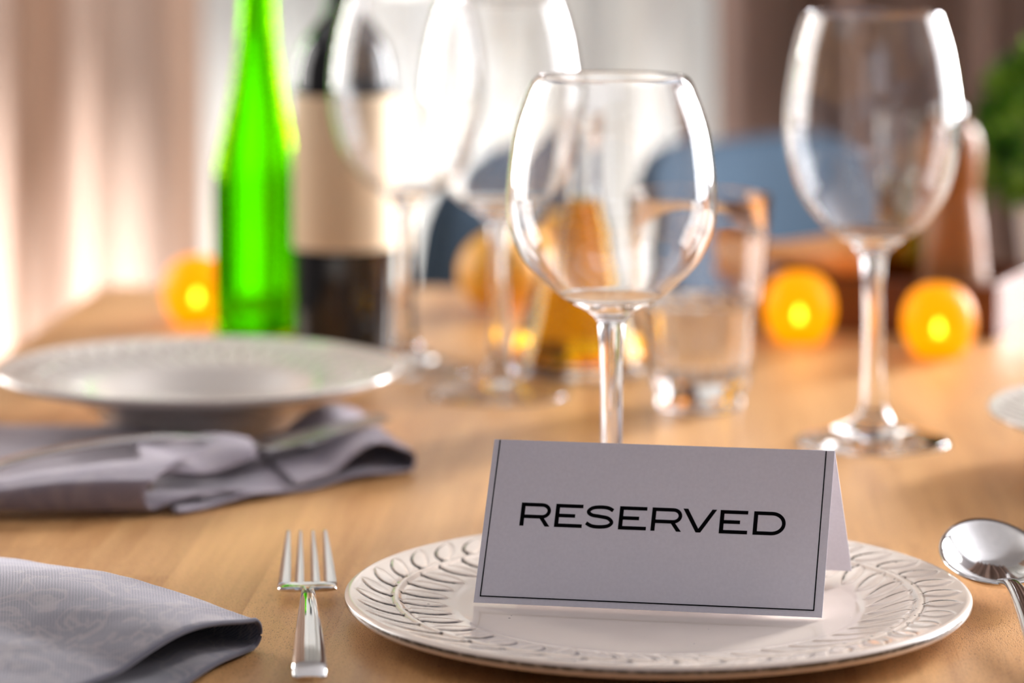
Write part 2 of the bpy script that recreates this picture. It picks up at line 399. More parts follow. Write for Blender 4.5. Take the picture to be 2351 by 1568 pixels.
def curtain(name, x0, x1, y, amp, waves, m, label, thick=0.0):
    nx = int((x1 - x0) / 0.004); nz = 14
    bm = bmesh.new(); rows = []
    for j in range(nz + 1):
        z = 0.015 + (2.52 - 0.015) * j / nz
        row = []
        for i in range(nx + 1):
            x = x0 + (x1 - x0) * i / nx
            q = 0.0
            for (fr, ph, a) in waves:
                q += a * math.sin(2 * PI * fr * x + ph + 0.5 * math.sin(z * 0.9 + fr))
            row.append(bm.verts.new((x + 0.010 * math.sin(9 * x + z * 0.8), y + amp * q, z)))
        rows.append(row)
    for A, B in zip(rows[:-1], rows[1:]):
        for i in range(nx):
            bm.faces.new((A[i], A[i + 1], B[i + 1], B[i]))
    o = finish(name, bm, m, None, True, 0)
    return tag(o, label, 'curtain')
curtain('curtain', -1.35, -0.325, 3.33, 0.060, [(8.6, 0.9, 0.65), (13.0, 2.0, 0.5), (4.3, 0.4, 0.3)], M['pink_drape'], 'pinkish beige drape in heavy folds left of the green bottle')
curtain('sheer_curtain', -0.345, 0.225, 3.405, 0.020, [(12.0, 0.0, 0.6), (21.0, 1.2, 0.3), (5.0, 2.0, 0.5)], M['sheer'], 'bright white sheer curtain over the window behind the wine glasses')
curtain('curtain', 0.205, 1.08, 3.32, 0.068, [(7.6, 0.2, 0.7), (13.0, 0.5, 0.35), (3.0, 0.4, 0.4)], M['mauve_drape'], 'dark mauve brown drape behind the green plant and pepper mill')

# ------------------------------------------------------------------ dining table
TA = math.radians(-3.2)
c = spot(235, 655)
table = thing('dining_table', 'beech butcher block dining table laid for guests', 'table', (c.x, c.y, 0), TA)
TW, TL, TT = 1.45, 1.38, 0.030
rs = random.Random(3)
bmx = bmesh.new(); box(bmx, 0.0, -TL, Z0 - TT, TW, 0.0, Z0 - 0.012)
finish('tabletop_core', bmx, M['beech_plain'], table, False)
x = 0.0
while x < TW - 0.01:
    wd = min(0.043, TW - x)
    y = 0.0; first = True
    while y > -TL + 1e-4:
        ln = rs.uniform(0.15, 0.5) if first else rs.uniform(0.34, 0.60)
        first = False
        if TL + y - ln < 0.14: ln = TL + y
        bm = bmesh.new()
        up = rs.uniform(-0.00006, 0.0)
        box(bm, x + 0.00003, y - ln + 0.00003, Z0 - 0.0119, x + wd - 0.00003, y - 0.00003, Z0 + up)
        finish('stave', bm, M['beech'], table, False)
        y -= ln
    x += wd
bm = bmesh.new()
for b in ((0.06, -0.09, 0.06 + TW - 0.12, -0.06), (0.06, -TL + 0.06, TW - 0.06, -TL + 0.09), (0.06, -TL + 0.09, 0.09, -0.09), (TW - 0.09, -TL + 0.09, TW - 0.06, -0.09)):
    box(bm, b[0], b[1], Z0 - TT - 0.08, b[2], b[3], Z0 - TT)
finish('apron', bm, M['beech_plain'], table, False)
for lx in (0.05, TW - 0.11):
    for ly in (-0.11, -TL + 0.05):
        bm = bmesh.new(); box(bm, lx, ly, 0, lx + 0.06, ly + 0.06, Z0 - TT); bevel(bm, 0.004)
        finish('leg', bm, M['beech_plain'], table, False)

# ------------------------------------------------------------------ plates
def plate_mesh(name, prof_top, prof_bot, R, na, leaves, r_in, r_vine, r_out, depth, slant, mat, foot=None):
    """prof_top: (r, z) from centre to rim; the rim carries a vine with leaves either side, cut into the clay"""
    def height(rr, a):
        g = 0.0; h = 0.0
        if rr > r_in - 0.004:
            # vine
            dv = abs(rr - r_vine - 0.0006 * math.sin(a * 7)) / 0.0016
            if dv < 2.5:
                h += depth * 0.8 * math.exp(-dv * dv) - depth * 0.6 * math.exp(-(dv - 1.5) ** 2 * 4)
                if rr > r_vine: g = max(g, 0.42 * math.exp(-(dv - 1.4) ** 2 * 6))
            for side in (0, 1):
                if side == 0:
                    t = (rr - r_vine - 0.0015) / (r_out - r_vine - 0.0015); sl = -(slant[0] - slant[1] * math.cos(a))
                else:
                    t = (r_vine - 0.0015 - rr) / (r_vine - 0.0015 - r_in); sl = -(slant[2] + slant[3] * math.cos(a))
                if -0.08 < t < 1.1:
                    ca = a - sl * max(t, 0) ** 1.15 - (0.5 * 2 * PI / leaves if side else 0)
                    u = ca / (2 * PI / leaves); k = round(u); v = (u - k) * 2     # v -1..1 across one leaf cell
                    tc = min(max(t, 0), 1)
                    half = 0.62 * math.sin(PI * min(1, tc * 0.93 + 0.05)) ** 0.65 if 0 < tc < 1 else 0.02
                    rnd = 0.82 + 0.3 * mnoise.noise((k * 3.1, side * 7.7, 0.5))
                    e = (abs(v) - half)
                    inside = 1.0 if e < 0 else 0.0
                    endf = max(0.0, 1 - max(0, t - 1) * 12) * max(0.0, 1 - max(0, -t) * 12)
                    h += depth * endf * (0.55 * inside * (1 - (v / max(half, .05)) ** 2) ** 0.5 if inside and abs(v) < half else 0)
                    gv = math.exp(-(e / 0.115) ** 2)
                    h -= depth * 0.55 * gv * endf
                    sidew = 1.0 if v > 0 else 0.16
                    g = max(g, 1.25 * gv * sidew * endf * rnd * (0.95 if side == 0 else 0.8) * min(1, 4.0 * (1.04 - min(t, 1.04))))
        return h, g
    bm = bmesh.new(); lay = bm.verts.layers.float.new('groove')
    rings = []
    for (r, z) in prof_top:
        if r < 1e-6:
            v = bm.verts.new((0, 0, z)); rings.append([v]); continue
        n = na
        ring = []
        for k in range(n):
            a = 2 * PI * k / n
            h, g = height(r, a) if r > r_in - 0.004 else (0, 0)
            v = bm.verts.new((r * math.cos(a), r * math.sin(a), z + h)); v[lay] = g
            ring.append(v)
        rings.append(ring)
    for (r, z, g) in prof_bot:
        if r < 1e-6:
            v = bm.verts.new((0, 0, z)); rings.append([v]); continue
        ring = []
        for k in range(na):
            a = 2 * PI * k / na
            v = bm.verts.new((r * math.cos(a), r * math.sin(a), z)); v[lay] = g; ring.append(v)
        rings.append(ring)
    for A, B in zip(rings[:-1], rings[1:]):
        for k in range(na):
            k2 = (k + 1) % na
            if len(A) == 1: bm.faces.new((A[0], B[k], B[k2]))
            elif len(B) == 1: bm.faces.new((A[k2], A[k], B[0]))
            else: bm.faces.new((A[k2], A[k], B[k], B[k2]))
    return finish(name, bm, mat, None, True, 0)
def dense(prof, r_from, step):
    """smooth (r, z) profile, resampled finely beyond r_from"""
    P = [(p.x, p.y) for p in catmull([(a, b, 0) for a, b in prof], 24)]
    out = [P[0]]
    for p in P[1:]:
        st = step if p[0] > r_from else 0.005
        if math.hypot(p[0] - out[-1][0], p[1] - out[-1][1]) >= st: out.append(p)
    if out[-1] != P[-1]: out.append(P[-1])
    return out
R1 = 0.1333
top = dense([(0, .0060), (.05, .0061), (.080, .0064), (.090, .0076), (.105, .0096), (.120, .0118), (.1285, .0133), (.1312, .0137), (.1330, .0127)], 0.085, 0.00042)
bot = [(.1333, .0118, 0.85), (.1332, .0106, 0.35), (.1315, .0085, 0.0), (.126, .0070, 0), (.115, .0054, 0), (.100, .0036, 0), (.085, .0022, 0), (.078, .0006, 0), (.074, .0000, 0), (.070, .0006, 0), (.068, .0022, 0), (0, .0024, 0)]
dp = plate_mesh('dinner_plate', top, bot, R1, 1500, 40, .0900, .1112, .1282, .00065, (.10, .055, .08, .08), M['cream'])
pc = spot(1509, 1350, .0135)
dp.location = (pc.x, pc.y, Z0)
tag(dp, 'cream dinner plate with carved leaf rim, under the reserved card', 'plate')

R2 = 0.116
top2 = dense([(0, .0090), (.035, .0092), (.050, .0115), (.060, .0185), (.068, .0245), (.085, .0290), (.105, .0330), (.1135, .0350), (.1152, .0352), (.116, .0343)], 0.07, 0.0007)
bot2 = [(.1161, .0338, 0.5), (.1155, .0325, 0.2), (.112, .0305, 0), (.095, .0262, 0), (.078, .0215, 0), (.066, .0150, 0), (.057, .0065, 0), (.0535, .0012, 0), (.051, 0, 0), (.048, .0012, 0), (.046, .004, 0), (0, .0045, 0)]
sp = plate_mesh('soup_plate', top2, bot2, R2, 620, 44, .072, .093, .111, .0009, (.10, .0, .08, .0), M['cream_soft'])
q = spot(458, 845, .034); sp.location = (q.x, q.y, Z0)
tag(sp, 'wide rimmed cream soup plate in front of the green bottle', 'plate', 'soup plates')
sp2 = sp.copy(); COL.objects.link(sp2)
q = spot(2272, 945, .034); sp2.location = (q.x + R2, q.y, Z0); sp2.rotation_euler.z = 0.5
tag(sp2, 'cream soup plate cut off by the right edge of the photo', 'plate', 'soup plates')

# ------------------------------------------------------------------ reserved card
BL = spot(1087, 1383, .0072); BR = spot(1887, 1418, .0072)
ux = (BR - BL); CL = ux.length; ux.normalize()
nb = Vector((-ux.y, ux.x, 0))                          # away from the camera
ridge = BL + Vector((0.0088, 0.0325, 0.0638))
uf = (ridge - BL); CH = uf.length; uf.normalize()
nf = ux.cross(uf).normalized()                         # front face normal
if nf.y > 0: nf = -nf
card = thing('place_card', 'folded white tent card reading RESERVED on the dinner plate', 'card', (BL.x, BL.y, BL.z))
def cpt(a, b, off=0.0):                                # a along, b up the front panel, metres
    return ux * a + uf * b + nf * off
TH = 0.00035
ur = Vector((0.0200, 0.0690, 0.0042)) - (ridge - BL); RL = ur.length; ur.normalize()    # down the rear panel
nr = ux.cross(ur).normalized()
if nr.y < 0: nr = -nr
sec = [Vector((0, 0, 0)), uf * CH * 0.33 + nf * 0.0002, uf * CH * 0.66 + nf * 0.0002, uf * (CH - .0006), uf * CH + Vector((0, 0, -.0001))]
top_pt = uf * CH
out_pts = sec + [top_pt + ur * .0006] + [top_pt + ur * RL * t + nr * 0.0005 * math.sin(PI * t) for t in (.33, .66, 1.0)]
inn = []
for i, p in enumerate(out_pts):
    nn = nf if i <= 3 else (nr if i >= 5 else (nf + nr).normalized())
    inn.append(p - nn * TH)
ring = out_pts + list(reversed(inn))
bm = loft([[p + ux * (CL * t) for p in ring] for t in (0, .25, .5, .75, 1)])
finish('folded_sheet', bm, M['paper'], card, False)
def flat(bm, pts):
    bm.faces.new([bm.verts.new(cpt(a, b, 0.00028)) for a, b in pts])
def strip(bm, path, t):
    n = len(path)
    for i in range(n - 1):
        pass
    L_, R_ = [], []
    for i, p in enumerate(path):
        p = Vector((p[0], p[1])); a = Vector(path[max(i - 1, 0)]); b = Vector(path[min(i + 1, n - 1)])
        d = (Vector((b.x, b.y)) - Vector((a.x, a.y))).normalized(); nn = Vector((-d.y, d.x)) * t / 2
        L_.append(bm.verts.new(cpt(p.x + nn.x, p.y + nn.y, 0.00028))); R_.append(bm.verts.new(cpt(p.x - nn.x, p.y - nn.y, 0.00028)))
    for i in range(n - 1):
        bm.faces.new((L_[i], R_[i], R_[i + 1], L_[i + 1]))
bm = bmesh.new()
li, ri, bi, lt = 0.0024, 0.0034, 0.0026, 0.0005
flat(bm, [(li, bi), (li + lt, bi), (li + lt, CH - .0004), (li, CH - .0004)])
flat(bm, [(CL - ri - lt, bi), (CL - ri, bi), (CL - ri, CH - .0004), (CL - ri - lt, CH - .0004)])
flat(bm, [(li, bi), (CL - ri, bi), (CL - ri, bi + lt), (li, bi + lt)])
o = finish('border_line', bm, M['ink'], card, False); o['label'] = 'thin black border line'
U, UY = 0.0112, 0.0102                                 # letter width unit, cap height
def arc(cx, cy, rx, ry, a0, a1, n=14):
    return [(cx + rx * math.cos(math.radians(a0 + (a1 - a0) * i / n)), cy + ry * math.sin(math.radians(a0 + (a1 - a0) * i / n))) for i in range(n + 1)]
T = 0.155
def letter_polys(ch):
    """strokes of one letter in cap heights: ('q', corner list) or ('s', path, thickness)"""
    h = T / 2
    if ch == 'E':
        w_ = 1.08
        return [('q', [(0, 0), (.16, 0), (.16, 1), (0, 1)]), ('q', [(0, 0), (w_, 0), (w_, T), (0, T)]), ('q', [(0, 1 - T), (w_ - .02, 1 - T), (w_ - .02, 1), (0, 1)]), ('q', [(0, .5 - h), (.78, .5 - h), (.78, .5 + h), (0, .5 + h)])]
    if ch == 'R':
        return [('q', [(0, 0), (.16, 0), (.16, 1), (0, 1)]),
                ('s', [(.08, 1 - h)] + arc(.82, (1 - h + .41) / 2, .28, (1 - h - .41) / 2, 90, -90) + [(.08, .41)], T),
                ('q', [(.99, 0), (1.18, 0), (.88, .42), (.70, .42)])]
    if ch == 'V':
        return [('q', [(0, 1), (.55, 0), (.73, 0), (.19, 1)]), ('q', [(1.30, 1), (.73, 0), (.55, 0), (1.12, 1)])]
    if ch == 'D':
        return [('q', [(0, 0), (.16, 0), (.16, 1), (0, 1)]),
                ('s', [(.08, 1 - h)] + arc(.70, .5, .46, .5 - h, 90, -90, 20) + [(.08, h)], T)]
    if ch == 'S':
        pts = [(1.05, .79), (.86, .895), (.57, .925), (.26, .88), (.10, .72), (.24, .575), (.57, .52), (.88, .455), (1.03, .28), (.89, .125), (.56, .075), (.27, .105), (.05, .225)]
        return [('s', [(p.x, p.y) for p in catmull([(a, b, 0) for a, b in pts], 6)], T)]
x_of = {0: 140, 1: 412, 2: 650, 3: 912, 4: 1165, 5: 1404, 6: 1693, 7: 1952}
for i, ch in enumerate('RESERVED'):
    bm = bmesh.new()
    ax = CL * 0.1057 + (x_of[i] - 140) / (2193 - 140) * CL * 0.768
    ay = CH * 0.472
    for st in letter_polys(ch):
        if st[0] == 'q': flat(bm, [(ax + a * U, ay + b * UY) for a, b in st[1]])
        else: strip(bm, [(ax + a * U, ay + b * UY) for a, b in st[1]], st[2] * UY)
    finish('letter', bm, M['ink'], card, False)

# ------------------------------------------------------------------ wine glasses
def wine_glass(name, outer, z_in, wall, label, loc, stem_i, foot_i):
    """outer: (r, z) from the centre under the foot up to the rim; z_in height of the inner bottom"""
    g = thing(name, label, 'wine glass', loc, 0, 'stemmed wine glasses')
    P = [(p.x, p.y) for p in catmull([(a, b, 0) for a, b in outer], 7)]
    zs_foot, zs_stem = foot_i, stem_i
    i1 = next(i for i, p in enumerate(P) if p[1] >= zs_foot and i > 14)
    i2 = next(i for i, p in enumerate(P) if p[1] >= zs_stem and i > i1)
    foot = [(0, 0.0)] + [p for p in P[:i1 + 1]]
    stem = P[i1:i2 + 1]
    bowl = P[i2:]
    rim_r, rim_z = bowl[-1]
    inner = [(rim_r - wall * 0.25, rim_z + wall * 0.35), (rim_r - wall * 0.75, rim_z + wall * 0.35), (rim_r - wall, rim_z)]
    for (r, z) in reversed(bowl[:-1]):
        if z > z_in + 0.0035: inner.append((r - wall * (1 + 0.3 * max(0, (rim_z - z) / rim_z)), z))
    rl, zl = inner[-1]
    n = 10
    for k in range(1, n + 1):                         # rounded inner bottom
        a = PI / 2 * k / n
        inner.append((rl * math.cos(a), z_in + (zl - z_in) * (1 - math.sin(a))))
    inner[-1] = (0, z_in)
    finish('foot', lathe(foot, 96), M['glass'], g, True, 50)
    finish('stem', lathe(stem, 96), M['glass'], g, True, 0)
    finish('bowl', lathe(bowl + inner, 96), M['glass'], g, True, 0)
    return g
s1 = 4903.0
front_prof = [(0.0005, 0.0), (.034, 0.0), (.0365, .0006), (.0370, .0014), (.0345, .0024), (.022, .0048), (.011, .0090), (.0068, .016), (.0052, .030), (.0050, .060), (.0052, .085), (.0060, .103), (.0071, .1089), (.0108, .1128), (.0214, .1187), (.0294, .1248), (.0406, .1360), (.0461, .1466), (.0490, .1568), (.0492, .1711), (.0459, .1976), (.0390, .2180), (.0357, .2230)]
p = Vector(((1404 - 1175.5) / F * 1.465, 1.465, Z0))
wine_glass('wine_glass', front_prof, .1175, .0011, 'round balloon wine glass directly behind the reserved card', p, .108, .018)
tall = [(0.0005, 0.0), (.039, 0.0), (.0415, .0006), (.0420, .0014), (.0395, .0026), (.026, .0065), (.013, .0115), (.0078, .019), (.0062, .034), (.0054, .060), (.0054, .085), (.0066, .1015), (.0098, .1073), (.0151, .1120), (.0283, .1212), (.0393, .1354), (.0449, .1493), (.0490, .1680), (.0488, .1912), (.0444, .2193), (.0383, .2398)]
gp = spot(2005, 1014)
g_right = wine_glass('wine_glass', tall, .1140, .0011, 'tall wine glass on the right, in front of the dark wooden tray', gp, .105, .020)
for px, py, lab in ((934, 848, 'tall wine glass overlapping the label of the dark wine bottle'), (1147, 905, 'tall wine glass between the dark wine bottle and the oil flask')):
    o = copy_tree(g_right); q = spot(px, py); o.location = q; o['label'] = lab; o.rotation_euler.z = random.uniform(0, 3)

# ------------------------------------------------------------------ water tumbler
def flute(r, z, a):
    if 0.0125 < z < 0.0625 and r > 0.02:
        k = min(1, (z - 0.0125) / 0.006, (0.0625 - z) / 0.004)
        return r + 0.0015 * k * (abs(math.cos(a * 6)) - 0.6)
    return r
tp = [(0, .0000), (.0230, 0), (.0252, .0008), (.0256, .0040), (.0262, .0105), (.0285, .0140), (.0297, .020), (.0318, .040), (.0335, .0590), (.0340, .0618), (.0366, .0640), (.0370, .0660), (.0398, .095), (.0425, .1245), (.0424, .1262), (.0412, .1264), (.0408, .1250), (.0383, .095), (.0355, .0660), (.0330, .0635), (.0312, .0590), (.0285, .030), (.0270, .0225), (.0245, .0190), (.015, .0178), (0, .0175)]
q = spot(1607, 935)
tb = finish('water_tumbler', lathe(tp, 112, flute), M['glass'], None, True, 35)
tb.location = q; tag(tb, 'empty stacking water tumbler with fluted lower half', 'tumbler')

# ------------------------------------------------------------------ bottles
q = Vector(((592 - 1175.5) / F * 2.12, 2.12, Z0))
gb = thing('wine_bottle', 'slender green glass wine bottle beside the dark one', 'bottle', q, 0, 'wine bottles')
go = [(0, .004), (.014, .002), (.024, 0), (.0278, .002), (.0288, .008), (.0296, .04), (.0300, .08), (.0300, .108), (.0286, .122), (.0240, .1429), (.0180, .1724), (.0140, .2019), (.0122, .2314), (.0118, .300)]
gO = [(p.x, p.y) for p in catmull([(a, b, 0) for a, b in go], 5)]
gi = [(max(0, r - .0024) if z > .006 else max(0, r - .004), max(z, .0075)) for r, z in reversed(gO)]
gi = [p for p in gi if p[1] > .0076] + [(.022, .0085), (0, .012)]
finish('glass_shell', lathe(gO + [(.0120, .304), (.0100, .304)] + gi, 72), M['green_glass'], gb, True, 60)
lq = [(0, .0119), (.0219, .0084)] + [(max(0, r - .0021), z) for r, z in gO if .010 < z < .208] + [(.0113, .2085), (0, .2080)]
finish('wine', lathe(lq, 72), M['wine'], gb, True, 60)
finish('screw_cap', lathe([(0, .300), (.0135, .300), (.0140, .302), (.0140, .325), (.0132, .327), (0, .327)], 48), M['dark_glass'], gb, True, 40)

q = Vector(((789 - 1175.5) / F * 2.08, 2.08, Z0))
db = thing('wine_bottle', 'dark red wine bottle with a blank cream label', 'bottle', q, 0, 'wine bottles')
dprof = [(0, .006), (.018, .003), (.0290, 0), (.0328, .002), (.0336, .008), (.0337, .05), (.0337, .165), (.0336, .176), (.0325, .1897), (.0280, .2042), (.0200, .2157), (.0140, .2235), (.0122, .232), (.0120, .255)]
finish('body', lathe([(p.x, p.y) for p in catmull([(a, b, 0) for a, b in dprof], 5)], 72), M['dark_glass'], db, True, 60)
finish('capsule', lathe([(.0121, .2551), (.0128, .2555), (.0128, .292), (.0142, .294), (.0142, .306), (.0125, .308), (0, .308)], 48), M['dark_glass'], db, True, 40)
bm = bmesh.new(); ringa, ringb = [], []
for k in range(49):
    a = math.radians(-190 + 200 * k / 48)
    for rg, z in ((ringa, .0695), (ringb, .1710)):
        rg.append(bm.verts.new((.0340 * math.cos(a), .0340 * math.sin(a), z)))
for k in range(48):
    bm.faces.new((ringa[k], ringa[k + 1], ringb[k + 1], ringb[k]))
finish('label', bm, M['paper_label'], db, True, 0)['label'] = 'blank cream paper label'

# ------------------------------------------------------------------ oil flasks
def flask(name, outer, level, liquid, label, loc, wall=.0018, stopper=True):
    f = thing(name, label, 'flask', loc, 0, 'oil bottles')
    O = [(p.x, p.y) for p in catmull([(a, b, 0) for a, b in outer], 6)]
    top = O[-1]
    inn = [(max(0, r - wall), z) for r, z in reversed(O) if z > .0085] + [(O[4][0] * .8, .0065), (0, .006)]
    finish('glass_body', lathe(O + inn, 72), M['glass'], f, True, 60)
    L_ = [(0, .0061), (O[4][0] * .8, .0066)] + [(max(0, r - wall + .0003), z) for r, z in O if .0085 < z < level]
    L_ += [(L_[-1][0], level), (0, level)]
    finish('oil', lathe(L_, 72), liquid, f, True, 60)
    if stopper:
        finish('stopper', lathe([(0, top[1] - .012), (top[0] - wall - .0004, top[1] - .012), (top[0] - wall - .0002, top[1] + .001), (top[0] * 1.05, top[1] + .002), (top[0] * 1.05, top[1] + .010), (0, top[1] + .012)], 40), M['glass'], f, True, 40)
    return f
q = Vector(((1330 - 1175.5) / F * 1.995, 1.995, Z0))
flask('oil_flask', [(0, .001), (.036, 0), (.0420, .002), (.0436, .007), (.0425, .013), (.0360, .032), (.0285, .058), (.0205, .088), (.0150, .106), (.0128, .116), (.0124, .140), (.0140, .150), (.0142, .153)], .109, M['oil'], 'conical glass flask of amber oil behind the balloon glass', q)

# ------------------------------------------------------------------ wooden tray with its contents
A_ = spot(1670, 745); B_ = spot(2290, 782)
tl = (B_ - A_).length; ta = math.atan2(B_.y - A_.y, B_.x - A_.x)
tray = thing('wooden_tray', 'dark reddish wooden tray holding condiments on the right', 'tray', A_, ta)
TD, THT, TW_ = 0.130, 0.037, 0.007
def tpart(n, *b):
    bm = bmesh.new(); box(bm, *b); bevel(bm, .0008, 1); finish(n, bm, M['red_wood'], tray, False)
tpart('front_panel', 0, 0, 0, tl, TW_, THT)
tpart('back_panel', 0, TD - TW_, 0, tl, TD, THT)
tpart('side_panel', 0, TW_ + .0001, 0, TW_, TD - TW_ - .0001, THT)
tpart('side_panel', tl - TW_, TW_ + .0001, 0, tl, TD - TW_ - .0001, THT)
tpart('base', TW_ + .0001, TW_ + .0001, .001, tl - TW_ - .0001, TD - TW_ - .0001, .005)
def in_tray(u, v, z=.0052):
    return A_ + Vector((math.cos(ta) * u - math.sin(ta) * v, math.sin(ta) * u + math.cos(ta) * v, z))
q = in_tray(.104, .082)
flask('oil_bottle', [(0, .001), (.014, 0), (.0172, .0015), (.0180, .006), (.0182, .05), (.0180, .085), (.0172, .100), (.0166, .125), (.0168, .140)], .094, M['vinegar'], 'narrow clear bottle half full of dark oil in the tray', q, .0015, False)
q = in_tray(.148, .056)
mill = thing('pepper_mill', 'turned wooden pepper mill standing in the tray', 'pepper mill', q)
mp_ = [(0, 0), (.0245, 0), (.0262, .002), (.0262, .012), (.0245, .022), (.0222, .040), (.0205, .060), (.0188, .075), (.0172, .088), (.0180, .095), (.0172, .0985), (0, .0985)]
finish('body', lathe([(p.x, p.y) for p in catmull([(a, b, 0) for a, b in mp_], 4)], 56), M['mill_wood'], mill, True, 40)
hp = [(0, .0988), (.0165, .0988), (.0185, .104), (.0192, .115), (.0175, .128), (.0120, .136), (.0050, .139), (0, .139)]
finish('head', lathe([(p.x, p.y) for p in catmull([(a, b, 0) for a, b in hp], 4)], 56), M['mill_wood'], mill, True, 60)
finish('knob', lathe([(0, .139), (.004, .139), (.0065, .143), (.0055, .148), (0, .150)], 32), M['steel'], mill, True, 60)['label'] = 'steel knob'
# pestle across the tray's left front corner
e0 = Vector((.148, 2.250, Z0 + THT + .0075)); e1 = Vector((.246, 2.168, Z0 + THT + .0160))
ax = (e1 - e0).normalized()
ps = thing('pestle', 'pale wooden pestle lying across the corner of the tray', 'pestle', e0)
pr = [(.0, .0), (.004, .0035), (.0065, .012), (.007, .03), (.0085, .06), (.0125, .09), (.0150, .107), (.0150, .118), (.0120, .126), (0, .1285)]
bm = lathe([(p.x, p.y) for p in catmull([(a, b, 0) for a, b in pr], 5)], 40)
bmesh.ops.transform(bm, matrix=ax.to_track_quat('Z', 'Y').to_matrix().to_4x4(), verts=bm.verts)
o = finish('pestle_body', bm, M['pestle_wood'], ps, True, 60)

# ------------------------------------------------------------------ little amber candle lamps
def candle(label, loc, r, first=None):
    if first is None:
        cnd = thing('tealight_lamp', label, 'candle', loc, 0, 'glowing amber tealights')
        pts = [(0, 0)] + [(0.50, 0.0), (.66, .09), (.84, .30), (.97, .65), (1.0, 1.0), (.95, 1.33), (.82, 1.62), (.60, 1.84), (.34, 1.96), (.26, 1.95)]
        o = finish('shade', lathe([(p.x * .024, p.y * .024) for p in catmull([(a, b, 0) for a, b in pts], 5)], 56), M['shade'], cnd, True, 60)
        b = finish('flame_bulb', lathe([(0, .014), (.0016, .0148), (.0027, .0172), (.0023, .020), (.0010, .0228), (0, .0238)], 24), M['led'], cnd, True, 0)
        b['label'] = 'bright yellow light bulb'
        finish('battery_base', lathe([(0, .0015), (.0135, .0015), (.0140, .003), (.0140, .012), (.0125, .0138), (0, .0139)], 32), M['paper_label'], cnd, True, 40)
        return cnd
    o = copy_tree(first); o.location = loc; o['label'] = label; return o
c1 = candle('amber tealight nearest the front edge of the tray, right of the tall glass stem', Vector(((2155 - 1175.5) / F * 2.056, 2.056, Z0)), .0246)
candle('amber tealight between the water tumbler and the tall glass stem', Vector(((1835 - 1175.5) / F * 2.1185, 2.1185, Z0)), .023, c1)
candle('amber tealight at the left side of the green bottle', Vector(((452 - 1175.5) / F * 2.205, 2.205, Z0)), .023, c1)

# ------------------------------------------------------------------ oranges
def orange(label, loc, r, first=None):
    if first is not None:
        o = copy_tree(first); o.location = loc; o['label'] = label; o.rotation_euler.z = 1.3; o.scale = (r / .031,) * 3; return o
    t = thing('orange', label, 'orange', loc, 0, 'oranges')
    pr = []
    for i in range(25):
        a = -PI / 2 + PI * i / 24
        rr = r * math.cos(a); zz = r + r * 0.97 * math.sin(a)
        if i > 21: zz -= .0012 * (i - 21)
        pr.append((max(rr, 0) if 0 < i < 24 else 0, max(zz, .0004) if i else .0004))
    finish('peel', lathe(pr, 40), M['peel'], t, True, 0)
    finish('calyx', lathe([(0, 2 * r - .0064), (.003, 2 * r - .0060), (.0034, 2 * r - .0050), (.0015, 2 * r - .0036), (0, 2 * r - .0034)], 10), M['stem'], t, True, 0)
    return t
o1 = orange('orange left of the oil flask, nearer of the two', Vector(((1150 - 1175.5) / F * 2.245, 2.245, Z0)), .031)
orange('orange behind the oil flask, further of the two', Vector(((1262 - 1175.5) / F * 2.325, 2.325, Z0)), .034, o1)

# ------------------------------------------------------------------ potted plant
q = Vector((.418, 2.36, Z0))
pl = thing('potted_plant', 'bushy green plant in a pale pot behind the tray', 'plant', q)
finish('pot', lathe([(0, .001), (.027, 0), (.030, .002), (.037, .060), (.0385, .066), (.0385, .070), (.0355, .070), (.0345, .062), (0, .062)], 56), M['pot'], pl, True, 40)
finish('soil', lathe([(0, .0625), (.034, .0625), (.030, .065), (0, .066)], 32), M['soil'], pl, True, 60)
rl = random.Random(11)
bm = bmesh.new()
ctr = Vector((0.0, 0, .125))
def leaf(bm, p, d, ln, wd):
    d = d.normalized(); s = d.cross(Vector((rl.uniform(-1, 1), rl.uniform(-1, 1), rl.uniform(.2, 1)))).normalized(); n = d.cross(s)
    a = bm.verts.new(p); b = bm.verts.new(p + d * ln * .5 + s * wd + n * wd * .4); c_ = bm.verts.new(p + d * ln); e = bm.verts.new(p + d * ln * .5 - s * wd + n * wd * .4); m_ = bm.verts.new(p + d * ln * .5)
    bm.faces.new((a, b, m_)); bm.faces.new((b, c_, m_)); bm.faces.new((c_, e, m_)); bm.faces.new((e, a, m_))
for i in range(3600):
    u = Vector((rl.gauss(0, 1), rl.gauss(0, 1), rl.gauss(0, 1))).normalized()
    rad = .060 * (1 + .16 * mnoise.noise(u * 2.3)) * rl.uniform(.55, 1.0) ** .5
    p = ctr + Vector((u.x, u.y, u.z * 1.12)) * rad
    leaf(bm, p, u + Vector((rl.uniform(-.8, .8), rl.uniform(-.8, .8), rl.uniform(-.5, .8))), rl.uniform(.008, .014), rl.uniform(.0026, .0046))
for i in range(320):                                  # looser sprigs hanging to the left
    t = rl.random()
    p = ctr + Vector((-.050 - .028 * t, -.02 - .02 * t, -.004 - .045 * t)) + Vector((rl.gauss(0, .006), rl.gauss(0, .006), rl.gauss(0, .008)))
    leaf(bm, p, Vector((rl.uniform(-1, .3), rl.uniform(-1, 1), rl.uniform(-.6, .6))), rl.uniform(.006, .011), rl.uniform(.002, .0035))
o = finish('foliage', bm, M['leaf'], pl, False); o['kind'] = 'stuff'
for k in range(9):
    a = k * 2.4; r0 = .012
    finish('stem', tube([(r0 * math.cos(a), r0 * math.sin(a), .062), (r0 * 1.6 * math.cos(a), r0 * 1.6 * math.sin(a), .09), (r0 * 2.6 * math.cos(a), r0 * 2.6 * math.sin(a), .125)], .0012, 6), M['stem'], pl)

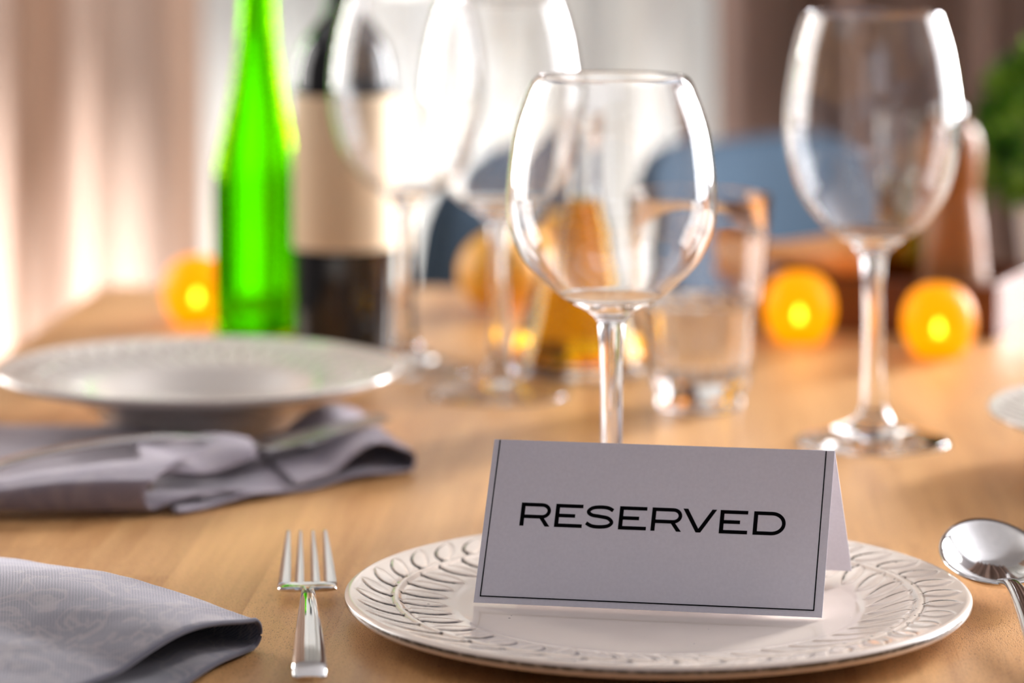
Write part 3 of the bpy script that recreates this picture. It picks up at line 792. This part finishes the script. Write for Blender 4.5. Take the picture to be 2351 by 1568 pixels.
# ------------------------------------------------------------------ chairs
def chair(label, c0, c1, top, first=None):
    """c0, c1: ends of the back across, seen from the table; the seat faces the table"""
    c0 = Vector((c0[0], c0[1], 0)); c1 = Vector((c1[0], c1[1], 0))
    mid = (c0 + c1) / 2; ang = math.atan2((c1 - c0).y, (c1 - c0).x)
    if first is not None:
        o = copy_tree(first); o.location = mid; o.rotation_euler.z = ang; o['label'] = label; return o
    W = (c1 - c0).length; t = thing('dining_chair', label, 'chair', mid, ang, 'blue chairs across the table')
    secs = []
    for i in range(25):                               # upholstered back, rounded corners, slight curve
        u = -1 + 2 * i / 24
        e = (1 - abs(u) ** 5) ** 0.35 if abs(u) < 1 else 0.0
        xx = u * W / 2; zt = .56 + (top - .56) * (0.45 + 0.55 * e); zb = .56 - .12 * (0.4 + .6 * e) + .06
        yy = -.035 * (u * u); th = .022 * (0.25 + 0.75 * e)
        ring = []
        for k in range(20):
            a = 2 * PI * k / 20
            ca, sa = math.cos(a), math.sin(a)
            zz = (zt + zb) / 2 + (zt - zb) / 2 * math.copysign(abs(sa) ** .35, sa)
            ring.append(Vector((xx, yy + th * math.copysign(abs(ca) ** .6, ca) + (zz - .76) * .10, zz)))
        secs.append(ring)
    finish('backrest', loft(secs), M['chair_blue'], t, True, 60)
    bm = bmesh.new(); box(bm, -W / 2 + .01, -.42, .41, W / 2 - .01, .02, .48); bevel(bm, .022, 4); finish('seat', bm, M['chair_blue'], t, True, 60)
    for sx in (-1, 1):
        for y0, y1 in ((-.38, -.40), (0.0, .05)):
            finish('leg', tube([(sx * (W / 2 - .05), y0, .415), (sx * (W / 2 - .03), y1, .0)], [.017, .011], 12), M['mill_wood'], t, True, 60)
        finish('back_support', tube([(sx * (W / 2 - .08), -.01, .42), (sx * (W / 2 - .08), .004, .53)], .012, 10), M['mill_wood'], t, True, 60)
    return t
ch = chair('blue grey upholstered chair behind the water tumbler', (.0860, 2.68), (.322, 2.98), .826)
chair('blue grey upholstered chair behind the balloon glass, left of the other', (.054, 3.02), (-.038, 2.66), .826, ch)

# ------------------------------------------------------------------ napkins
def folded_cloth(secfun, T, ef, W, nw, na, rough, seed, uvs=1.0, hem=0.0014):
    """a doubled sheet: the section secfun(t, w) -> (along, up) swept from T in direction ef; returns bmesh with uv"""
    bm = bmesh.new(); uv = bm.loops.layers.uv.new('UVMap')
    rows = []; fl = {}
    for j in range(nw + 1):
        wq = W * j / nw
        row = []; s = 0; last = None
        for i in range(na + 1):
            p = secfun(i / na, wq)
            if last is not None: s += (p - last).length
            last = p
            q = T + ef * wq + p
            nz = mnoise.noise(Vector((q.x * 24 + seed, q.y * 24, q.z * 60))) * rough + mnoise.noise(Vector((q.x * 70 + seed, q.y * 70, q.z * 90))) * rough * .35
            q = q + Vector((0, 0, nz))
            v = bm.verts.new(q); row.append(v); fl[v] = (s, wq)
        rows.append(row)
    for A, B in zip(rows[:-1], rows[1:]):
        for i in range(na):
            f = bm.faces.new((A[i], A[i + 1], B[i + 1], B[i]))
            for l in f.loops: l[uv].uv = (fl[l.vert][0] * uvs + seed, fl[l.vert][1] * uvs)
    bmesh.ops.recalc_face_normals(bm, faces=bm.faces)
    return bm
def cloth_obj(name, bm, m, parent, th=0.0012):
    o = finish(name, bm, m, parent, True, 0)
    md = o.modifiers.new('thickness', 'SOLIDIFY'); md.thickness = th; md.offset = 0.0
    return o
# napkin at the left front, its fold open towards the camera
Tn = spot(592, 1490, .0)
efn = Vector((-.60, .80, 0)); efn = (spot(0, 1312, .014) - spot(585, 1462, .014)); efn.z = 0; efn.normalize()
eh = Vector((-.50, -.866, 0))
eh2 = Vector((-.36, -.93, 0))
def sec_front(t, wq):
    Hh = .0125 + .004 * math.sin(wq * 20)
    if t < 0.42:                                       # lower layer, towards the fold
        s = 1 - t / 0.42; x = s * .20 + .004
        return eh2 * x + Vector((0, 0, .0016 + .0016 * math.sin(s * 9 + wq * 14) ** 2))
    if t < 0.58:                                       # round the fold
        a = (t - .42) / .16 * PI
        return eh * (.004 - .0055 * math.sin(a)) + Vector((0, 0, .0016 + (Hh - .0016) * (1 - math.cos(a)) / 2))
    s = (t - .58) / .42; x = s * .20 + .004
    return eh * x + Vector((0, 0, Hh + .006 * math.sin(min(1, s * 2.2) * PI) ** 1.2 - .002 * s))
nk = thing('cloth_napkin', 'grey blue linen napkin with woven motif, folded at the front left', 'napkin', (Tn.x, Tn.y, Z0), 0, 'linen napkins')
bm = folded_cloth(sec_front, Vector((0, 0, 0)), efn, .30, 120, 130, .0010, 3.0)
o = cloth_obj('folded_cloth', bm, M['napkin_front'], nk, .0011)
# rolled hem along the front edge of both layers
path = [sec_front(i / 110, 0.0) for i in range(111)]
bm = tube(path, .0011, 8); o = finish('hem', bm, M['napkin_front'], nk, True, 0)

# napkin under the soup plate's rim, wrapped round its cutlery
nb_ = thing('cloth_napkin', 'crumpled mauve grey napkin wrapped round cutlery by the soup plate', 'napkin', (0, 0, 0), 0, 'linen napkins')
Tr = spot(950, 1084, .0)
er = spot(768, 945, .012) - spot(930, 1068, .012); er.z = 0; er.normalize()
h1 = spot(600, 1158) - spot(945, 1092); h1.z = 0; h1.normalize()
h2 = spot(655, 1082, .012) - spot(880, 1040, .012); h2.z = 0; h2.normalize()
def sec_r(t, wq):
    Hh = .012
    if t < .42:
        s = 1 - t / .42; x = s * .16 + .003
        return h1 * x + Vector((0, 0, .0018 + .003 * math.sin(s * 7 + wq * 20) ** 2 * (1 - s * .5)))
    if t < .58:
        a = (t - .42) / .16 * PI
        return h1 * (.003 - .004 * math.sin(a)) + Vector((0, 0, .0018 + (Hh - .0018) * (1 - math.cos(a)) / 2))
    s = (t - .58) / .42; x = s * .082 + .003
    return h2 * x + Vector((0, 0, Hh + .009 * math.sin(min(1, s * 1.5) * PI) ** 1.2 - .006 * s))
cloth_obj('folded_cloth', folded_cloth(sec_r, Tr, er, .125, 50, 90, .0012, 9.0), M['napkin_back'], nb_)
Tl = spot(345, 1186, .0)
el = spot(-80, 1196, .0) - Tl; el.z = 0; el.normalize()
g1 = spot(650, 1132, .006) - spot(345, 1178, .006); g1.z = 0; g1.normalize()
g2 = spot(585, 1058, .02) - spot(360, 1155, .02); g2.z = 0; g2.normalize()
def sec_l(t, wq):
    Hh = .0185 - .0045 * min(1, wq / .08) + .0012 * math.sin(wq * 40)
    zb = .0035 + .0015 * min(1, wq * 14)
    if t < .42:
        s = 1 - t / .42; x = s * .062 + .003
        return g1 * x + Vector((0, 0, zb + .004 * math.sin(s * PI)))
    if t < .58:
        a = (t - .42) / .16 * PI
        return g1 * (.003 - .006 * math.sin(a)) + Vector((0, 0, zb + (Hh - zb) * (1 - math.cos(a)) / 2))
    s = (t - .58) / .42; x = s * .060 * (1 - .82 * min(1, wq / .13)) + .003
    return g2 * x + Vector((0, 0, Hh + .003 * math.sin(s * PI) + .001 * s))
cloth_obj('folded_cloth', folded_cloth(sec_l, Tl, el, .20, 60, 80, .0012, 21.0), M['napkin_back'], nb_)
# flat back layer and the band that passes over the cutlery
def patch(corners, zf, nx, ny, seed, rough=.0012):
    bm = bmesh.new(); uv = bm.loops.layers.uv.new('UVMap'); rows = []; fl = {}
    a, b, c_, d = corners                              # a-b bottom, d-c top
    for j in range(ny + 1):
        v = j / ny; row = []
        for i in range(nx + 1):
            u = i / nx
            p = (a * (1 - u) + b * u) * (1 - v) + (d * (1 - u) + c_ * u) * v
            z = zf(u, v) + mnoise.noise(Vector((p.x * 40 + seed, p.y * 40, 0))) * rough
            vt = bm.verts.new((p.x, p.y, Z0 + max(z, .0012))); row.append(vt); fl[vt] = (p.x + seed, p.y)
        rows.append(row)
    for A, B in zip(rows[:-1], rows[1:]):
        for i in range(nx):
            f = bm.faces.new((A[i], A[i + 1], B[i + 1], B[i]))
            for l in f.loops: l[uv].uv = fl[l.vert]
    return bm
cs = [spot(-60, 1150), spot(640, 1090), spot(700, 1034), spot(-60, 1000)]
cloth_obj('flat_layer', patch(cs, lambda u, v: .004 + .003 * math.sin(u * 9 + v * 4) * v + .006 * max(0, v - .75) * 4 * (1 - u) ** 2, 60, 30, 5.0), M['napkin_back'], nb_)
cs = [spot(330, 1112, .012), spot(590, 1066, .012), spot(560, 1012, .012), spot(300, 1030, .012)]
cloth_obj('band', patch(cs, lambda u, v: .0135 + .0055 * math.sin(v * PI) ** .7 + .002 * math.sin(u * 8 + v * 3), 40, 24, 8.0, .0015), M['napkin_back'], nb_)

# ------------------------------------------------------------------ cutlery
def loft_strip(line, seg=14, power=2.6):
    """line: list of (centre, side vector, up vector, half width, half thickness)"""
    secs = []
    for (c_, s, u, hw, ht) in line:
        ring = []
        for k in range(seg):
            a = 2 * PI * k / seg; ca, sa = math.cos(a), math.sin(a)
            ring.append(c_ + s * hw * math.copysign(abs(ca) ** (2 / power), ca) + u * ht * math.copysign(abs(sa) ** (2 / power), sa))
        secs.append(ring)
    return loft(secs)
def along(pts, prof, dirv, n=8):
    """prof rows: (distance, height, half width, half thickness) -> section line in the thing's own frame"""
    C = catmull([(a, b, hw) for a, b, hw, ht in prof], n); H = catmull([(ht, 0, 0) for a, b, hw, ht in prof], n)
    sd = Vector((dirv.y, -dirv.x, 0)); out = []
    for i, q in enumerate(C):
        q2 = C[min(i + 1, len(C) - 1)]; q1 = C[max(i - 1, 0)]
        tg = (dirv * (q2.x - q1.x) + Vector((0, 0, q2.y - q1.y))).normalized()
        out.append((dirv * q.x + Vector((0, 0, q.y)), sd, sd.cross(tg).normalized(), q.z, H[i].x))
    return out
def fork(label, loc, dirv, group):
    f = thing('dinner_fork', label, 'fork', loc, 0, group)
    hand = [(0.0, .0030, .0050, .0012), (.0015, .0034, .0066, .0016), (.006, .0050, .0070, .0019), (.012, .0066, .0068, .0018), (.030, .0095, .0060, .0018), (.060, .0125, .0048, .0018), (.090, .0130, .0036, .0018), (.115, .0105, .0029, .0019), (.134, .0068, .0028, .0019), (.142, .0055, .0034, .0016), (.1455, .0050, .0050, .0013)]
    finish('handle', loft_strip(along(None, hand, dirv), 18), M['steel'], f, True, 50)
    sh = [(.1435, .0050, .0060, .0011), (.1445, .0050, .0110, .0012), (.1465, .0048, .0128, .0012), (.1500, .0048, .0131, .0011), (.1535, .0053, .0131, .0010)]
    finish('shoulder', loft_strip(along(None, sh, dirv), 18, 4), M['steel'], f, True, 50)
    sd = Vector((dirv.y, -dirv.x, 0))
    for k in range(4):
        c0 = (-1.5 + k) * .0071; c1 = (-1.5 + k) * .0056
        w0 = .0023 if k in (1, 2) else .0030
        c0s = c0 * (1.0 if k in (1, 2) else 0.95)
        prof = [(.1528, .0053, w0, .0010), (.163, .0066, w0 * .94, .0010), (.180, .0092, w0 * .80, .0010), (.198, .0120, w0 * .58, .0009), (.214, .0145, w0 * .36, .0008), (.2180, .0151, w0 * .16, .0005)]
        ln = along(None, prof, dirv, 5); out = []
        for (c_, s, u, hw, ht) in ln:
            t = ((c_.dot(dirv)) - .1528) / .0652
            out.append((c_ + sd * (c0s + (c1 - c0s) * t), s, u, hw, ht))
        finish('tine', loft_strip(out, 10, 4), M['steel'], f, True, 50)
    return f
p0 = spot(711, 1553, .004); p0.z = Z0
p1 = spot(706, 1345, .006)
dv = Vector((p1.x - p0.x, p1.y - p0.y, 0)).normalized()
fork('polished steel dinner fork on the table left of the dinner plate', p0, dv, 'cutlery')

def spoon(label, loc, dirv, group):
    s_ = thing('table_spoon', label, 'spoon', loc, 0, group)
    hand = [(0.0, .0025, .0060, .0012), (.004, .0028, .0095, .0015), (.02, .0050, .0090, .0016), (.05, .0100, .0065, .0017), (.085, .0145, .0045, .0019), (.108, .0155, .0034, .0021), (.120, .0140, .0033, .0020), (.127, .0128, .0042, .0015)]
    finish('handle', loft_strip(along(None, hand, dirv), 18), M['steel'], s_, True, 50)
    sd = Vector((dirv.y, -dirv.x, 0))
    L0, LN, HW = .124, .072, .0236
    bm = bmesh.new(); grid = []
    na, nr = 64, 16
    for rI in range(nr + 1):
        q = rI / nr; ring = []
        for k in range(na):
            a = 2 * PI * k / na
            t = .5 - .5 * math.cos(a) * 1.0             # 0 at neck
            ly = L0 + LN * (.5 - .5 * q * math.cos(a))
            egg = 1 - .13 * math.cos(a)
            lx = HW * q * math.sin(a) * (1 + .12 * math.cos(a))
            rimz = .0125 + .013 * ((ly - L0) / LN)
            z = rimz - .0102 * (1 - q ** 2.4)
            ring.append(bm.verts.new(dirv * ly + sd * lx + Vector((0, 0, z))))
        grid.append(ring)
    for A, B in zip(grid[1:-1], grid[2:]):
        for k in range(na):
            k2 = (k + 1) % na; bm.faces.new((A[k], A[k2], B[k2], B[k]))
    ctrv = bm.verts.new(sum((v.co for v in grid[0]), Vector()) / na)
    for v in grid[0]: bm.verts.remove(v)
    for k in range(na): bm.faces.new((ctrv, grid[1][k], grid[1][(k + 1) % na]))
    bmesh.ops.recalc_face_normals(bm, faces=bm.faces)
    o = finish('bowl', bm, M['steel'], s_, True, 0)
    md = o.modifiers.new('thickness', 'SOLIDIFY'); md.thickness = .0013; md.offset = 0
    return s_
tipw = Vector((.2120, 1.4126, 0)); neck = Vector((.2128, 1.3455, 0))
dv = (tipw - neck).normalized()
q = neck - dv * .124
spoon('large steel spoon lying right of the dinner plate', (q.x, q.y, Z0 + .0002), dv, 'cutlery')

# knife and fork wrapped in the napkin by the soup plate
ka = spot(-40, 1108, .0145); kb = spot(826, 986, .0150)
kd = (kb - ka); kl = kd.length; kd.z = 0; kd.normalize()
kn = thing('table_knife', 'steel table knife lying through the napkin beside the soup plate', 'knife', (ka.x, ka.y, Z0 + .0115), 0, 'cutlery')
hp = [(-.02, .0, .0065, .0022), (-.016, .0, .0085, .0030), (.03, .0, .0085, .0032), (.085, .0, .0072, .0030), (.098, .0, .0060, .0026), (.103, .0, .0075, .0016)]
finish('handle', loft_strip(along(None, hp, kd), 16, 3), M['steel'], kn, True, 50)
bp = [(.1032, .0, .0080, .0012), (.13, .0005, .0090, .0011), (.18, .001, .0092, .0010), (kl - .022, .002, .0088, .0009), (kl - .008, .003, .0070, .0008), (kl - .001, .0035, .0025, .0006)]
finish('blade', loft_strip(along(None, bp, kd), 14, 3), M['steel'], kn, True, 50)
fa = spot(-30, 1072, .0145); fb = spot(420, 1036, .0150)
fd = fb - fa; fd.z = 0; fd.normalize()
ff = fork('steel fork tucked under the napkin band behind the knife', (fa.x, fa.y, Z0 + .0100), fd, 'cutlery')
